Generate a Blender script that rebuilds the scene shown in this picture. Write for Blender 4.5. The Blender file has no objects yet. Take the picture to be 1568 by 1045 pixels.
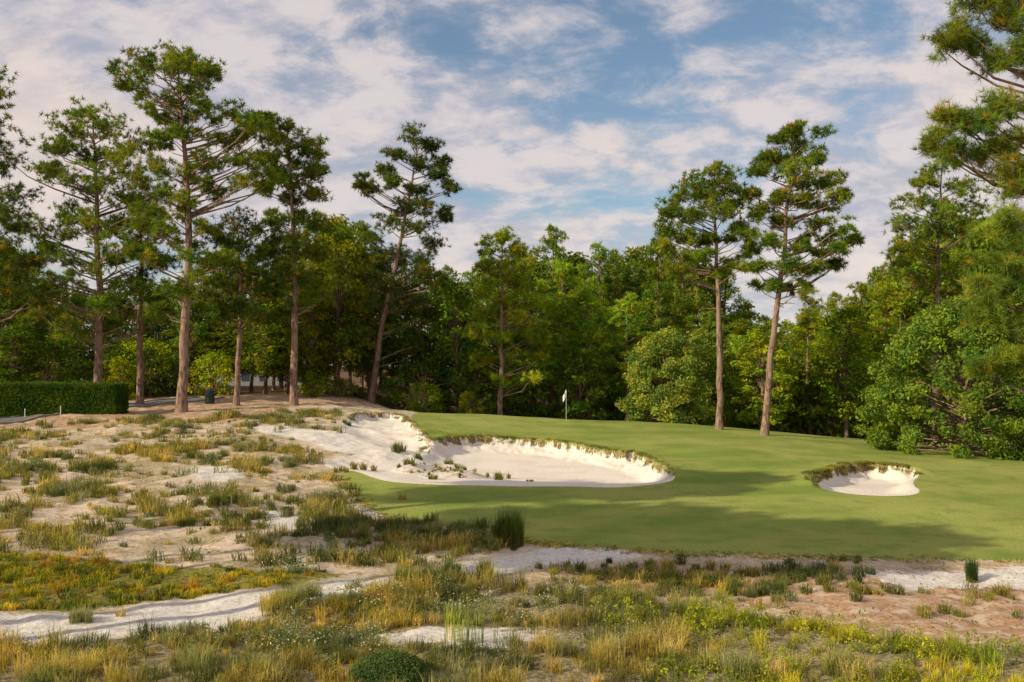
import bpy, math, numpy as np
from mathutils import Vector
rng = np.random.default_rng(7)
scene = bpy.context.scene
COL = scene.collection

# ---------------------------------------------------------------- camera
F = 1524.0; CX = 784.0; CY = 522.5; CAMZ = 5.0
TH = math.atan(37.5 / F)
cam_d = bpy.data.cameras.new("camera"); cam = bpy.data.objects.new("camera", cam_d)
COL.objects.link(cam); scene.camera = cam
cam_d.lens = 35.0; cam_d.sensor_width = 36.0; cam_d.clip_end = 5000
cam.location = (0, 0, CAMZ); cam.rotation_euler = (math.pi / 2 + TH, 0, 0)

def ray(px, py):
    a = (px - CX) / F; b = (CY - py) / F
    y = math.cos(TH) - b * math.sin(TH)
    return a / y, (math.sin(TH) + b * math.cos(TH)) / y
def at(px, py, Y):
    sx, sz = ray(px, py)
    return np.array([sx * Y, Y, CAMZ + sz * Y])

# ---------------------------------------------------------------- numeric helpers
def sstep(a, b, x):
    t = np.clip((x - a) / (b - a), 0, 1); return t * t * (3 - 2 * t)
_tab = np.random.default_rng(3).random((256, 256))
def vnoise(x, y, s=1.0):
    x = np.asarray(x, float) * s + 1000.3; y = np.asarray(y, float) * s + 1000.7
    xi = np.floor(x).astype(int); yi = np.floor(y).astype(int)
    fx = x - xi; fy = y - yi; fx = fx * fx * (3 - 2 * fx); fy = fy * fy * (3 - 2 * fy)
    g = lambda i, j: _tab[i & 255, j & 255]
    return (g(xi, yi) * (1 - fx) + g(xi + 1, yi) * fx) * (1 - fy) + (g(xi, yi + 1) * (1 - fx) + g(xi + 1, yi + 1) * fx) * fy
def fbm(x, y, s=1.0):
    return 0.5 * vnoise(x, y, s) + 0.3 * vnoise(x, y, s * 2.1) + 0.2 * vnoise(x, y, s * 4.3)

_cp = np.array([-600, 0, 300, 500, 640, 784, 1000, 1100, 1300, 1568, 2000.])
_cy = np.array([632, 632, 626, 624, 632, 640, 650, 655, 672, 685, 690.])
_cx = (_cp - CX) / F * 66; _cz = 5 - (_cy - 560) / F * 66
def hbase(x, y):
    x = np.asarray(x, float); y = np.asarray(y, float)
    zc = np.interp(x, _cx, _cz)
    t = np.clip((y - 24) / 42, 0, 1)
    S = 0.55 * t + 0.45 * t * t * (3 - 2 * t)
    z = zc * S
    left = sstep(-8, -14, x)
    z = z + left * 0.5 * sstep(64, 82, y) - (1 - left) * 0.7 * sstep(67, 76, y)
    return z
_ys = np.arange(9, 80, 0.05)
def ground(px, py):
    sx, sz = ray(px, py)
    zr = CAMZ + sz * _ys
    hit = np.nonzero(zr <= hbase(sx * _ys, _ys))[0]
    Y = _ys[hit[0]] if len(hit) else 67.0
    return np.array([sx * Y, Y])
def W(poly): return np.array([ground(*p) for p in poly])

def sdf(poly, x, y):
    d = np.full(x.shape, 1e9); ins = np.zeros(x.shape, bool)
    n = len(poly)
    for i in range(n):
        ax, ay = poly[i]; bx, by = poly[(i + 1) % n]
        ex, ey = bx - ax, by - ay
        t = np.clip(((x - ax) * ex + (y - ay) * ey) / (ex * ex + ey * ey + 1e-9), 0, 1)
        d = np.minimum(d, (x - ax - t * ex) ** 2 + (y - ay - t * ey) ** 2)
        c = ((ay > y) != (by > y)) & (x < (bx - ax) * (y - ay) / (by - ay + 1e-12) + ax)
        ins ^= c
    d = np.sqrt(d); return np.where(ins, -d, d)
def smoothpoly(P, it=2):
    P = np.array(P)
    for _ in range(it):
        Q = np.roll(P, -1, 0)
        P = np.stack([P * .75 + Q * .25, P * .25 + Q * .75], 1).reshape(-1, 2)
    return P

# ---------------------------------------------------------------- ground layout
bunker1 = smoothpoly(W([(500,706),(545,700),(600,692),(640,686),(655,679),(690,673),(720,670),(800,672),(880,682),(940,693),(985,701),(1012,715),(1042,735),(1000,746),(900,749),(780,744),(700,744),(620,742),(575,734),(545,722),(495,716)]))
bunker2 = smoothpoly(W([(518,655),(535,640),(570,634),(605,634),(625,646),(640,663),(662,680),(645,696),(600,698),(560,690),(530,674)]))
streak = smoothpoly(W([(385,652),(440,655),(500,662),(560,675),(610,690),(560,700),(520,690),(460,674),(405,664)]))
bunker4 = smoothpoly(W([(1236,738),(1252,729),(1285,718),(1330,713),(1370,721),(1412,725),(1394,742),(1414,759),(1380,766),(1300,762),(1250,750)]))
island = smoothpoly(W([(585,716),(630,702),(690,698),(735,705),(762,718),(730,727),(660,725)]))
fair = np.concatenate([W([(515,730),(545,755),(560,775),(600,792),(700,805),(790,824),(860,836),(1000,846),(1150,853),(1300,857),(1568,858)]),
                       np.array([[30, 25], [70, 30], [70, 78], [-5.5, 78], [-6.4, 66]]), W([(628,640),(645,664),(665,684),(620,705),(560,715)])])
sands = [smoothpoly(W(p)) for p in [
    [(-80,938),(150,934),(300,908),(450,900),(540,886),(610,890),(560,912),(440,932),(330,958),(160,972),(-80,996)],
    [(690,868),(760,850),(860,836),(1010,848),(930,862),(830,868),(760,885),(700,880)],
    [(545,975),(640,966),(760,962),(870,964),(800,985),(760,1000),(660,985),(590,990)],
    [(1290,880),(1400,872),(1750,864),(1750,905),(1500,898),(1350,898)],
    [(270,716),(330,710),(380,724),(350,740),(290,737)],
    [(520,765),(600,790),(620,795),(560,792)],
    [(380,780),(450,790),(500,815),(420,812)]]]
straw = [np.concatenate([W([(-150,660),(60,655),(200,652),(420,640),(440,626)]), np.array([[-11, 70], [-11, 95], [-90, 95], [-90, 55]])]),
         W([(800,885),(1000,862),(1300,868),(1800,862),(1800,1010),(1400,990),(1200,945),(950,915)])]
heath = smoothpoly(W([(-120,850),(130,852),(300,872),(480,880),(560,882),(440,900),(300,905),(120,930),(-120,935)]))
fore = W([(-60,985),(150,975),(330,960),(450,935),(560,915),(640,885),(720,890),(860,908),(1000,928),(1200,952),(1400,992),(1700,1010),(1700,1120),(-100,1120)])

def colrange(poly):
    xs = np.linspace(poly[:, 0].min() + .01, poly[:, 0].max() - .01, 160)
    lo, hi = [], []
    for x in xs:
        ys = []
        for i in range(len(poly)):
            a = poly[i]; b = poly[(i + 1) % len(poly)]
            if (a[0] > x) != (b[0] > x): ys.append(a[1] + (x - a[0]) / (b[0] - a[0]) * (b[1] - a[1]))
        lo.append(min(ys)); hi.append(max(ys))
    return xs, np.array(lo), np.array(hi)
B1X = ground(648, 684)[0]
# poly, depth, rise at the back, face width, column range, x where the lip starts
BUN = [(bunker1, .62, .05, .95, colrange(bunker1), B1X), (bunker2, .30, .05, 1.0, colrange(bunker2), -99.), (bunker4, .52, .03, .6, colrange(bunker4), -99.)]
def box(poly, x, y, m=2.0):
    a = poly.min(0) - m; b = poly.max(0) + m
    return (x > a[0]) & (x < b[0]) & (y > a[1]) & (y < b[1])
def bsdf(poly, x, y, t):
    return sdf(poly, x, y) + ((fbm(x, y, 1.3) - .5) * 1.0 + (vnoise(x, y, 5.) - .5) * .22) * sstep(.4, .75, t)
def bt(x, y, xs, lo, hi):
    l = np.interp(x, xs, lo); h = np.interp(x, xs, hi); return (y - l) / (h - l + .01)
def lipw(x, y, x0):
    return sstep(x0 - .3, x0 + 1.2, x) * (.35 + .65 * sstep(.36, .56, fbm(x + 7, y, .9)))
def hfull(x, y):
    x = np.asarray(x, float); y = np.asarray(y, float)
    z = hbase(x, y)
    rough = np.ones(x.shape)
    m = box(fair, x, y, 3); rough[m] = np.clip((sdf(fair, x[m], y[m]) + .1) / 1.5, 0, 1)
    z = z + rough * ((fbm(x, y, .35) - .5) * .4 + (fbm(x, y, 1.7) - .5) * .12) * sstep(95, 70, y)
    z = z + (1 - rough) * (fbm(x + 40, y, .12) - .5) * .35
    for poly, D, back, fw, (xs, lo, hi), x0 in BUN:
        m = box(poly, x, y, 2.5)
        if not m.any(): continue
        xx, yy = x[m], y[m]; t = bt(xx, yy, xs, lo, hi); d = bsdf(poly, xx, yy, t)
        w = sstep(x0 - .3, x0 + 1.2, xx)
        st = .40 * w
        dep = (.35 + .65 * w) * (D * sstep(0, .45, t) - back * sstep(.55, 1, t)) * (st * np.clip(-d / .12, 0, 1) + (1 - st) * np.clip(-d / fw, 0, 1))
        lip = .17 * w * np.exp(-(d / .9) ** 2) * (d > 0) * sstep(.6, 1.0, t)
        z[m] += lip - dep
    m = box(island, x, y, 1)
    if m.any(): z[m] += .28 * np.clip(-sdf(island, x[m], y[m]) / .8, 0, 1)
    return z
def gz(x, y): return float(hfull(np.array([x]), np.array([y]))[0])

# ---------------------------------------------------------------- mesh helpers
def mk(name, V, Fc, C=None, mat=None, smooth=False, link=True, parent=None):
    me = bpy.data.meshes.new(name)
    V = np.ascontiguousarray(V, np.float32); Fc = np.ascontiguousarray(Fc, np.int32)
    k = Fc.shape[1]; n = len(Fc)
    me.vertices.add(len(V)); me.vertices.foreach_set('co', V.ravel())
    me.loops.add(n * k); me.loops.foreach_set('vertex_index', Fc.ravel())
    me.polygons.add(n); me.polygons.foreach_set('loop_start', np.arange(n, dtype=np.int32) * k)
    me.polygons.foreach_set('use_smooth', np.full(n, smooth))
    me.update(calc_edges=True)
    if C is not None:
        a = me.color_attributes.new('Col', 'FLOAT_COLOR', 'POINT')
        c = np.ones((len(V), 4), np.float32); c[:, :C.shape[1]] = C
        a.data.foreach_set('color', c.ravel())
    if mat: me.materials.append(mat)
    ob = bpy.data.objects.new(name, me)
    if link: COL.objects.link(ob)
    if parent: ob.parent = parent
    return ob
class MB:
    def __init__(s): s.v = []; s.f = []; s.c = []; s.n = 0
    def add(s, V, Fc, C=None):
        V = np.asarray(V, float).reshape(-1, 3); s.v.append(V); s.f.append(np.asarray(Fc) + s.n); s.n += len(V)
        if C is None: C = np.ones((len(V), 3))
        C = np.asarray(C, float)
        if C.ndim == 1: C = np.tile(C, (len(V), 1))
        s.c.append(C)
    def obj(s, name, mat, **k):
        return mk(name, np.concatenate(s.v), np.concatenate(s.f), np.concatenate(s.c), mat, **k)
def unit(a): return a / (np.linalg.norm(a, axis=-1, keepdims=True) + 1e-9)
def tube(P, R, n=7):
    P = np.asarray(P, float); R = np.asarray(R, float); m = len(P)
    T = unit(np.gradient(P, axis=0)); ref = np.array([1, 0.01, 0.0]) if abs(T[0][2]) > .6 else np.array([0, 0, 1.])
    A = unit(np.cross(T, ref)); B = np.cross(T, A)
    an = np.arange(n) / n * 2 * np.pi
    V = P[:, None] + (A[:, None] * np.cos(an)[None, :, None] + B[:, None] * np.sin(an)[None, :, None]) * R[:, None, None]
    i, j = np.meshgrid(np.arange(m - 1), np.arange(n), indexing='ij'); j2 = (j + 1) % n
    a = i * n + j; b = i * n + j2; c = (i + 1) * n + j; d = (i + 1) * n + j2
    Fc = np.concatenate([np.stack([a, b, d], -1).reshape(-1, 3), np.stack([a, d, c], -1).reshape(-1, 3)])
    return V.reshape(-1, 3), Fc
def boxm(mb, x0, x1, y0, y1, z0, z1, C=(1, 1, 1)):
    V = np.array([[x, y, z] for z in (z0, z1) for y in (y0, y1) for x in (x0, x1)])
    Fc = np.array([[0,2,1],[1,2,3],[4,5,6],[5,7,6],[0,1,4],[1,5,4],[2,6,3],[3,6,7],[0,4,2],[2,4,6],[1,3,5],[3,7,5]])
    mb.add(V, Fc, np.array(C, float))
def needles(mb, c, bias, nn, L, Wd, col):
    N = len(c)
    d = unit(unit(rng.normal(size=(N, nn, 3))) + bias[:, None] * .65)
    side = unit(np.cross(d, rng.normal(size=(N, nn, 3)))) * Wd / 2
    tip = c[:, None] + d * (L * rng.uniform(.6, 1.1, (N, nn, 1)))
    b = c[:, None] + d * L * .08
    V = np.stack([b - side, b + side, tip + side * .25], 2).reshape(-1, 3)
    Fc = np.arange(N * nn * 3).reshape(-1, 3)
    C = np.repeat(col, nn * 3, 0) * np.repeat(rng.uniform(.8, 1.2, (N * nn, 1)), 3, 0)
    mb.add(V, Fc, C)
def leaves(mb, c, up, size, col):
    N = len(c)
    nrm = unit(rng.normal(size=(N, 3)) + up)
    a = unit(np.cross(nrm, rng.normal(size=(N, 3)))); b = np.cross(nrm, a)
    s = size * rng.uniform(.6, 1.3, (N, 1))
    V = np.stack([c - a * s, c - b * s * .5, c + a * s, c + b * s * .5], 1).reshape(-1, 3)
    q = np.arange(N)[:, None] * 4
    Fc = np.concatenate([q + [0, 1, 2], q + [0, 2, 3]])
    mb.add(V, Fc, np.repeat(col * rng.uniform(.75, 1.25, (N, 1)), 4, 0))
def blades(mb, P, H, spread, nb, Wd, C, tip=1.15, root=(.24, .19, .11), base=.24):
    P = np.asarray(P, float); N = len(P)
    if N == 0: return
    H = np.asarray(H)[:, None]; sp = np.asarray(spread)[:, None]
    az = rng.uniform(0, 2 * np.pi, (N, nb)); lean = sp * rng.random((N, nb)) ** .8
    h = H * rng.uniform(.45, 1, (N, nb)); d = np.stack([np.cos(az), np.sin(az), np.zeros_like(az)], -1)
    Z = np.array([0, 0, 1.])
    az2 = rng.uniform(0, 2 * np.pi, (N, nb)); off = np.stack([np.cos(az2), np.sin(az2), np.zeros_like(az)], -1) * (H * base * np.sqrt(rng.random((N, nb))))[..., None]
    p0 = P[:, None] + off - Z * .03
    p1 = p0 + d * (lean * h * .35)[..., None] + Z * (h * .6)[..., None]
    p2 = p0 + d * (lean * h)[..., None] + Z * (h * (1 - .4 * lean))[..., None]
    a3 = az + np.pi / 2 + rng.normal(0, .6, az.shape)
    side = np.stack([np.cos(a3), np.sin(a3), np.zeros_like(az)], -1) * (Wd / 2)
    V = np.stack([p0 - side, p0 + side, p1 - side * .8, p1 + side * .8, p2], 2).reshape(-1, 3)
    q = np.arange(N * nb)[:, None] * 5
    Fc = np.concatenate([q + [0, 1, 2], q + [1, 3, 2], q + [2, 3, 4]])
    cb = np.repeat(C, nb, 0) * rng.uniform(.7, 1.3, (N * nb, 1))
    rt = cb * .5 + np.array(root) * .5
    tp = np.minimum(cb * tip, .8)
    CC = np.stack([rt, rt, cb, cb, tp], 1).reshape(-1, 3)
    mb.add(V, Fc, CC)
def empty(name, loc=(0, 0, 0)):
    e = bpy.data.objects.new(name, None); COL.objects.link(e); e.location = loc; e.empty_display_size = .5; return e

# ---------------------------------------------------------------- materials
class T:
    def __init__(s, tree): s.t = tree; s.t.nodes.clear()
    def n(s, typ, **k):
        nd = s.t.nodes.new(typ)
        for a, b in k.items(): setattr(nd, a, b)
        return nd
    def set(s, sock, v):
        if isinstance(v, bpy.types.NodeSocket): s.t.links.new(v, sock)
        elif isinstance(v, (tuple, list)) and len(v) == 3 and sock.type == 'RGBA': sock.default_value = (*v, 1)
        else: sock.default_value = v
    def mix(s, f, a, b, bt='MIX'):
        nd = s.n('ShaderNodeMix', data_type='RGBA', blend_type=bt)
        s.set(nd.inputs[0], f); s.set(nd.inputs[6], a); s.set(nd.inputs[7], b); return nd.outputs[2]
    def m(s, op, a, b=0.0, c=0.0, clamp=False):
        nd = s.n('ShaderNodeMath', operation=op, use_clamp=clamp)
        s.set(nd.inputs[0], a); s.set(nd.inputs[1], b)
        if op == 'MULTIPLY_ADD': s.set(nd.inputs[2], c)
        return nd.outputs[0]
    def noise(s, scale, detail=4, rough=.55, vec=None, dist=0):
        nd = s.n('ShaderNodeTexNoise'); nd.inputs['Scale'].default_value = scale; nd.inputs['Detail'].default_value = detail
        nd.inputs['Roughness'].default_value = rough; nd.inputs['Distortion'].default_value = dist
        if vec is not None: s.t.links.new(vec, nd.inputs['Vector'])
        return nd.outputs['Fac']
    def ramp(s, f, a, b):
        nd = s.n('ShaderNodeMapRange', interpolation_type='SMOOTHSTEP'); s.set(nd.inputs[0], f)
        nd.inputs[1].default_value = a; nd.inputs[2].default_value = b; return nd.outputs[0]
    def pos(s): return s.n('ShaderNodeTexCoord').outputs['Object']
    def bump(s, h, st, dist):
        nd = s.n('ShaderNodeBump'); nd.inputs['Strength'].default_value = st; nd.inputs['Distance'].default_value = dist
        s.set(nd.inputs['Height'], h); return nd.outputs[0]
    def out(s, sh): o = s.n('ShaderNodeOutputMaterial'); s.t.links.new(sh, o.inputs[0])
    def prin(s, col, rough=.9, spec=.2, normal=None):
        p = s.n('ShaderNodeBsdfPrincipled'); s.set(p.inputs['Base Color'], col); s.set(p.inputs['Roughness'], rough)
        p.inputs['Specular IOR Level'].default_value = spec
        if normal is not None: s.t.links.new(normal, p.inputs['Normal'])
        return p.outputs[0]
def newmat(name):
    m = bpy.data.materials.new(name); m.use_nodes = True; return m, T(m.node_tree)

def foliage_mat(name, transl=.3, rough=.6, spec=.25, nscale=.8, gain=(1, 1, 1)):
    m, t = newmat(name)
    at_ = t.n('ShaderNodeAttribute', attribute_name='Col').outputs['Color']
    oi = t.n('ShaderNodeObjectInfo')
    c = t.mix(1.0, at_, oi.outputs['Color'], 'MULTIPLY')
    g = t.n('ShaderNodeNewGeometry').outputs['Position']
    nz = t.ramp(t.noise(nscale, 2, .6, g), .35, .68)
    lo = tuple(a * b for a, b in zip((.62, .76, .80), gain)); hi = tuple(a * b for a, b in zip((1.45, 1.27, .85), gain))
    c = t.mix(1.0, c, t.mix(nz, lo, hi), 'MULTIPLY')
    if spec > 0: p = t.prin(c, rough, spec)
    else:
        d = t.n('ShaderNodeBsdfDiffuse'); t.set(d.inputs[0], c); p = d.outputs[0]
    tr = t.n('ShaderNodeBsdfTranslucent'); t.set(tr.inputs[0], t.mix(1.0, c, (1.3, 1.3, .5), 'MULTIPLY'))
    mx = t.n('ShaderNodeMixShader'); mx.inputs[0].default_value = transl
    t.t.links.new(p, mx.inputs[1]); t.t.links.new(tr.outputs[0], mx.inputs[2]); t.out(mx.outputs[0])
    return m
M_needle = foliage_mat("pine_needles", .34, spec=0, gain=(2.15, 2.15, 1.2))
M_leaf = foliage_mat("broad_leaves", .34, spec=0, gain=(2.15, 2.15, 1.2))
M_gloss = foliage_mat("glossy_leaves", .28, .5, .2, gain=(2.1, 2.1, 1.1))
M_herb = foliage_mat("herb_leaves", .35, spec=0, nscale=.6)
M_grass = foliage_mat("grass_blades", .4, spec=0, nscale=.5, gain=(1.15, 1.12, .9))
m_, t = newmat("pine_bark")
v = t.n('ShaderNodeMapping'); t.t.links.new(t.pos(), v.inputs[0]); v.inputs['Scale'].default_value = (5, 5, 1.3)
nz = t.noise(1.6, 5, .65, v.outputs[0])
c = t.mix(t.ramp(nz, .35, .65), (.075, .05, .038), (.38, .25, .18))
c = t.mix(t.ramp(t.noise(.5, 2, .5, t.pos()), .4, .7), c, (.29, .205, .155))
t.out(t.prin(c, .95, .1, t.bump(nz, .8, .06))); M_bark = m_
def simple(name, col, rough=.8, spec=.3, var=.15, scale=3):
    m, t = newmat(name); n = t.noise(scale, 4, .6, t.pos())
    c = t.mix(t.ramp(n, .3, .7), tuple(x * (1 - var) for x in col), tuple(min(1, x * (1 + var)) for x in col))
    t.out(t.prin(c, rough, spec, t.bump(n, .2, .01))); return m

m_, t = newmat("golf_course_ground")
P = t.pos()
A1 = t.n('ShaderNodeAttribute', attribute_name='Col'); s1 = t.n('ShaderNodeSeparateColor'); t.t.links.new(A1.outputs['Color'], s1.inputs[0])
A2 = t.n('ShaderNodeAttribute', attribute_name='M2'); s2 = t.n('ShaderNodeSeparateColor'); t.t.links.new(A2.outputs['Color'], s2.inputs[0])
grass, bunk, sand, strw = s1.outputs[0], s1.outputs[1], s1.outputs[2], A1.outputs['Alpha']
hth, ffl, lipm, frm = s2.outputs[0], s2.outputs[1], s2.outputs[2], A2.outputs['Alpha']
nA = t.noise(.55, 5, .6, P); nB = t.noise(2.3, 5, .65, P); nC = t.noise(11, 4, .7, P); nD = t.noise(45, 3, .7, P)
fine = t.m('ADD', t.m('MULTIPLY', nC, .5), t.m('MULTIPLY', nD, .5))
waste = t.mix(t.ramp(nC, .38, .62), (.50, .40, .29), (.66, .55, .43))
waste = t.mix(t.m('MULTIPLY', t.ramp(nB, .50, .62), .7), waste, (.37, .27, .18))
waste = t.mix(t.m('MULTIPLY', t.ramp(nA, .44, .60), .75), waste, t.mix(t.ramp(nC, .4, .6), (.20, .175, .085), (.42, .34, .20)))
def edge(mask, n, k, soft):
    return t.ramp(t.m('ADD', mask, t.m('MULTIPLY', t.m('SUBTRACT', n, .5), k)), .5 - soft, .5 + soft)
strc = t.mix(t.ramp(nC, .35, .65), (.30, .16, .085), (.48, .30, .18))
strc = t.mix(t.ramp(nB, .47, .62), strc, (.56, .45, .34))
c = t.mix(t.m('MULTIPLY', edge(strw, nB, 1.4, .2), .85), waste, strc)
hc = t.mix(t.ramp(nC, .4, .6), (.12, .12, .03), (.27, .23, .06))
c = t.mix(edge(hth, nB, 1.2, .15), c, hc)
frc = t.mix(t.ramp(nC, .4, .6), (.11, .10, .04), (.32, .26, .14))
c = t.mix(t.m('MULTIPLY', edge(frm, nB, 1.2, .15), .85), c, frc)
sc = t.mix(t.ramp(nC, .35, .65), (.54, .50, .45), (.76, .72, .66))
sc = t.mix(t.m('MULTIPLY', t.ramp(nB, .5, .66), .5), sc, (.38, .32, .26))
c = t.mix(edge(sand, nB, 1.7, .1), c, sc)
fc = t.mix(t.ramp(nD, .3, .7), (.09, .055, .03), (.19, .11, .06))
c = t.mix(ffl, c, fc)
wv = t.n('ShaderNodeTexWave'); wv.inputs['Scale'].default_value = .09; wv.inputs['Distortion'].default_value = 3.; wv.inputs['Detail'].default_value = 1
mp = t.n('ShaderNodeMapping'); mp.inputs['Rotation'].default_value = (0, 0, math.radians(62)); t.t.links.new(P, mp.inputs[0]); t.t.links.new(mp.outputs[0], wv.inputs[0])
gc = t.mix(t.ramp(wv.outputs['Fac'], .3, .7), (.200, .265, .055), (.255, .310, .070))
gc = t.mix(t.m('MULTIPLY', t.ramp(t.noise(.16, 4, .6, P), .40, .58), .8), gc, (.36, .370, .105))
gc = t.mix(t.m('MULTIPLY', t.ramp(t.noise(.8, 5, .65, P), .48, .66), .5), gc, (.15, .215, .045))
gc = t.mix(t.m('MULTIPLY', t.ramp(fine, .42, .6), .45), gc, (.14, .195, .04))
c = t.mix(edge(grass, nC, .35, .12), c, gc)
bc = t.mix(t.ramp(nC, .3, .7), (.66, .60, .52), (.82, .76, .68))
bc = t.mix(t.m('MULTIPLY', t.ramp(t.noise(.5, 3, .6, P), .45, .65), .4), bc, (.58, .50, .41))
c = t.mix(edge(bunk, nC, .5, .08), c, bc)
lc = t.mix(t.ramp(nC, .4, .62), (.11, .09, .035), (.34, .25, .12))
c = t.mix(edge(lipm, nB, 1.6, .2), c, lc)
hgt = t.m('ADD', t.m('ADD', t.m('MULTIPLY', nC, .6), t.m('MULTIPLY', nD, .25)), t.m('MULTIPLY', nB, .6))
t.out(t.prin(c, .95, .03, t.bump(hgt, .55, .10))); M_ground = m_

# ---------------------------------------------------------------- ground sheet
def axis(lo, hi, step, far):
    core = np.arange(lo, hi + step / 2, step); g = []
    s = step; v = hi
    while v < far: s *= 1.18; v += s; g.append(v)
    h = []; s = step; v = lo
    while v > -far: s *= 1.18; v -= s; h.append(v)
    return np.concatenate([np.array(h[::-1]), core, np.array(g)])
gx = axis(-36, 36, .10, 1500); gy = axis(12, 72, .11, 1500)
X, Yg = np.meshgrid(gx, gy, indexing='xy'); shp = X.shape; x = X.ravel(); y = Yg.ravel()
z = hfull(x, y)
def mask(poly, soft, m=2.5):
    o = np.zeros(x.shape); b = box(poly, x, y, m); o[b] = np.clip(.5 - sdf(poly, x[b], y[b]) / soft, 0, 1); return o
mg = mask(fair, .5, 3)
mb_ = np.zeros(x.shape); ml = np.zeros(x.shape)
for poly, D, back, fw, (xs, lo, hi), x0 in BUN:
    b = box(poly, x, y, 2.5); t_ = bt(x[b], y[b], xs, lo, hi); d = bsdf(poly, x[b], y[b], t_)
    mb_[b] = np.maximum(mb_[b], np.clip(.5 - d / .35, 0, 1))
    ml[b] = np.maximum(ml[b], np.clip(1.15 - np.abs(d + .02) / .16, 0, 1) * sstep(.45, .7, t_) * lipw(x[b], y[b], x0) * (t_ < 3))
isl = mask(island, .8)
mb_ = np.minimum(mb_, 1 - .75 * isl)
ms = np.maximum.reduce([mask(s, 1.2) for s in sands] + [mask(streak, .8), np.minimum(isl, .55)])
mg = mg * (1 - mask(island, .3))
mst = np.maximum.reduce([mask(s, 3, 4) for s in straw])
mh = mask(heath, 1.2); mfr = mask(fore, 1.5)
mf = np.where(x < -8, sstep(76, 84, y), sstep(68, 72, y))
ni, nj = shp
i, j = np.meshgrid(np.arange(ni - 1), np.arange(nj - 1), indexing='ij'); a = i * nj + j
Fq = np.stack([a, a + 1, a + nj + 1, a + nj], -1).reshape(-1, 4)
g = mk("ground", np.stack([x, y, z], -1), Fq, np.stack([mg, mb_, ms, mst], -1), M_ground, smooth=True)
a2 = g.data.color_attributes.new('M2', 'FLOAT_COLOR', 'POINT')
a2.data.foreach_set('color', np.stack([mh, mf, ml, mfr], -1).astype(np.float32).ravel())

# ---------------------------------------------------------------- pines
def trunk_at(tr, z):
    zz = tr[:, 2]; return np.array([np.interp(z, zz, tr[:, 0]), np.interp(z, zz, tr[:, 1]), z])
def build_pine(tr, r0, clusters, col, subs=7, tpc=6, nn=14, L=.38, Wd=.05, deadlimbs=3):
    wood = MB(); lf = MB()
    tr = np.array(tr, float)
    zz = np.linspace(tr[0, 2], tr[-1, 2], 16)
    pts = np.array([trunk_at(tr, q) for q in zz]); pts[1:-1, :2] += rng.normal(0, .04, (14, 2))
    rr = r0 * (1 - (zz - zz[0]) / (zz[-1] - zz[0])) ** .75 * .92 + .03; rr[0] *= 1.35
    wood.add(*tube(pts, rr, 9)); Ht = zz[-1]
    col = np.array(col)
    for (cx, cy, cz, r) in clusters:
        c = np.array([cx, cy, cz])
        q = trunk_at(tr, cz); hd = np.hypot(cx - q[0], cy - q[1])
        s = trunk_at(tr, max(min(cz - .42 * hd - .2, Ht * .985), Ht * .12))
        mid = s * .5 + c * .5 + np.array([0, 0, -.06 * hd]) + rng.normal(0, .15, 3)
        m2 = s * .2 + c * .8 + np.array([0, 0, -.07 * hd]) + rng.normal(0, .12, 3)
        br = min(.022 + .010 * hd, .07)
        if hd > .3: wood.add(*tube([s, mid, m2, c], [br, br * .75, br * .5, .015], 5))
        cc = col * rng.uniform(.7, 1.25) * np.array([rng.uniform(.85, 1.2), 1, 1])
        for _ in range(subs):
            o = rng.normal(0, 1, 3); o = o / np.linalg.norm(o) * r * rng.uniform(.35, 1.05) * np.array([1, 1, .66])
            e = c + o
            wood.add(*tube([c * .75 + m2 * .25, (c + e) / 2 - [0, 0, .05], e], [.02, .014, .008], 3))
            k = tpc
            pc = e + rng.normal(0, .32 * min(r, .9), (k, 3)) * [1, 1, .55]
            bias = unit(np.tile(o, (k, 1)) + [0, 0, .5 * r])
            c3 = cc * rng.uniform(.75, 1.25, (k, 1))
            c3[rng.random(k) < .04] = [.16, .10, .03]
            needles(lf, pc, bias, nn, L, Wd, c3)
    for _ in range(deadlimbs):
        h = rng.uniform(.25, .6) * Ht; s = trunk_at(tr, h); az = rng.uniform(0, 6.28); l = rng.uniform(.8, 2.0)
        e = s + np.array([math.cos(az) * l, math.sin(az) * l, rng.uniform(-.2, .5)])
        wood.add(*tube([s, (s + e) / 2 + rng.normal(0, .12, 3), e], [.04, .025, .01], 4))
    return wood, lf
def hero(name, trunk, clusters, r0, col, Y=None, dup=2, dep=.75, fat=1.08, **k):
    k.setdefault('subs', 6); k.setdefault('tpc', 6); k.setdefault('nn', 17); k.setdefault('L', .40); k.setdefault('Wd', .052)
    bx, by = ground(*trunk[0])
    if Y is None: Y = by
    p0 = at(trunk[0][0], trunk[0][1], Y); base = np.array([p0[0], Y, gz(p0[0], Y)])
    tr = [np.array([0, 0, -.3])] + [at(px, py, Y) - base for px, py in trunk[1:]]
    cl = []
    hw = np.ptp([c[0] for c in clusters]) / 2 * Y / F
    for (px, py, r) in clusters:
        rm = r * Y / F * fat
        for kk in range(dup):
            p = at(px + (rng.normal(0, r * .4) if kk else 0), py + (rng.normal(0, r * .3) if kk else 0), Y) - base
            d = rng.uniform(-1, 1) * hw * dep * (.5 if kk == 0 else 1)
            cl.append((p[0], p[1] + d, p[2], rm * rng.uniform(.85, 1.15)))
    w, l = build_pine(tr, r0, cl, col, **k)
    e = empty(name, base)
    w.obj("trunk_and_limbs", M_bark, smooth=True, parent=e); l.obj("needles", M_needle, parent=e)
    return e
GP = (.075, .106, .026)
GD = (.048, .074, .024)
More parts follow.
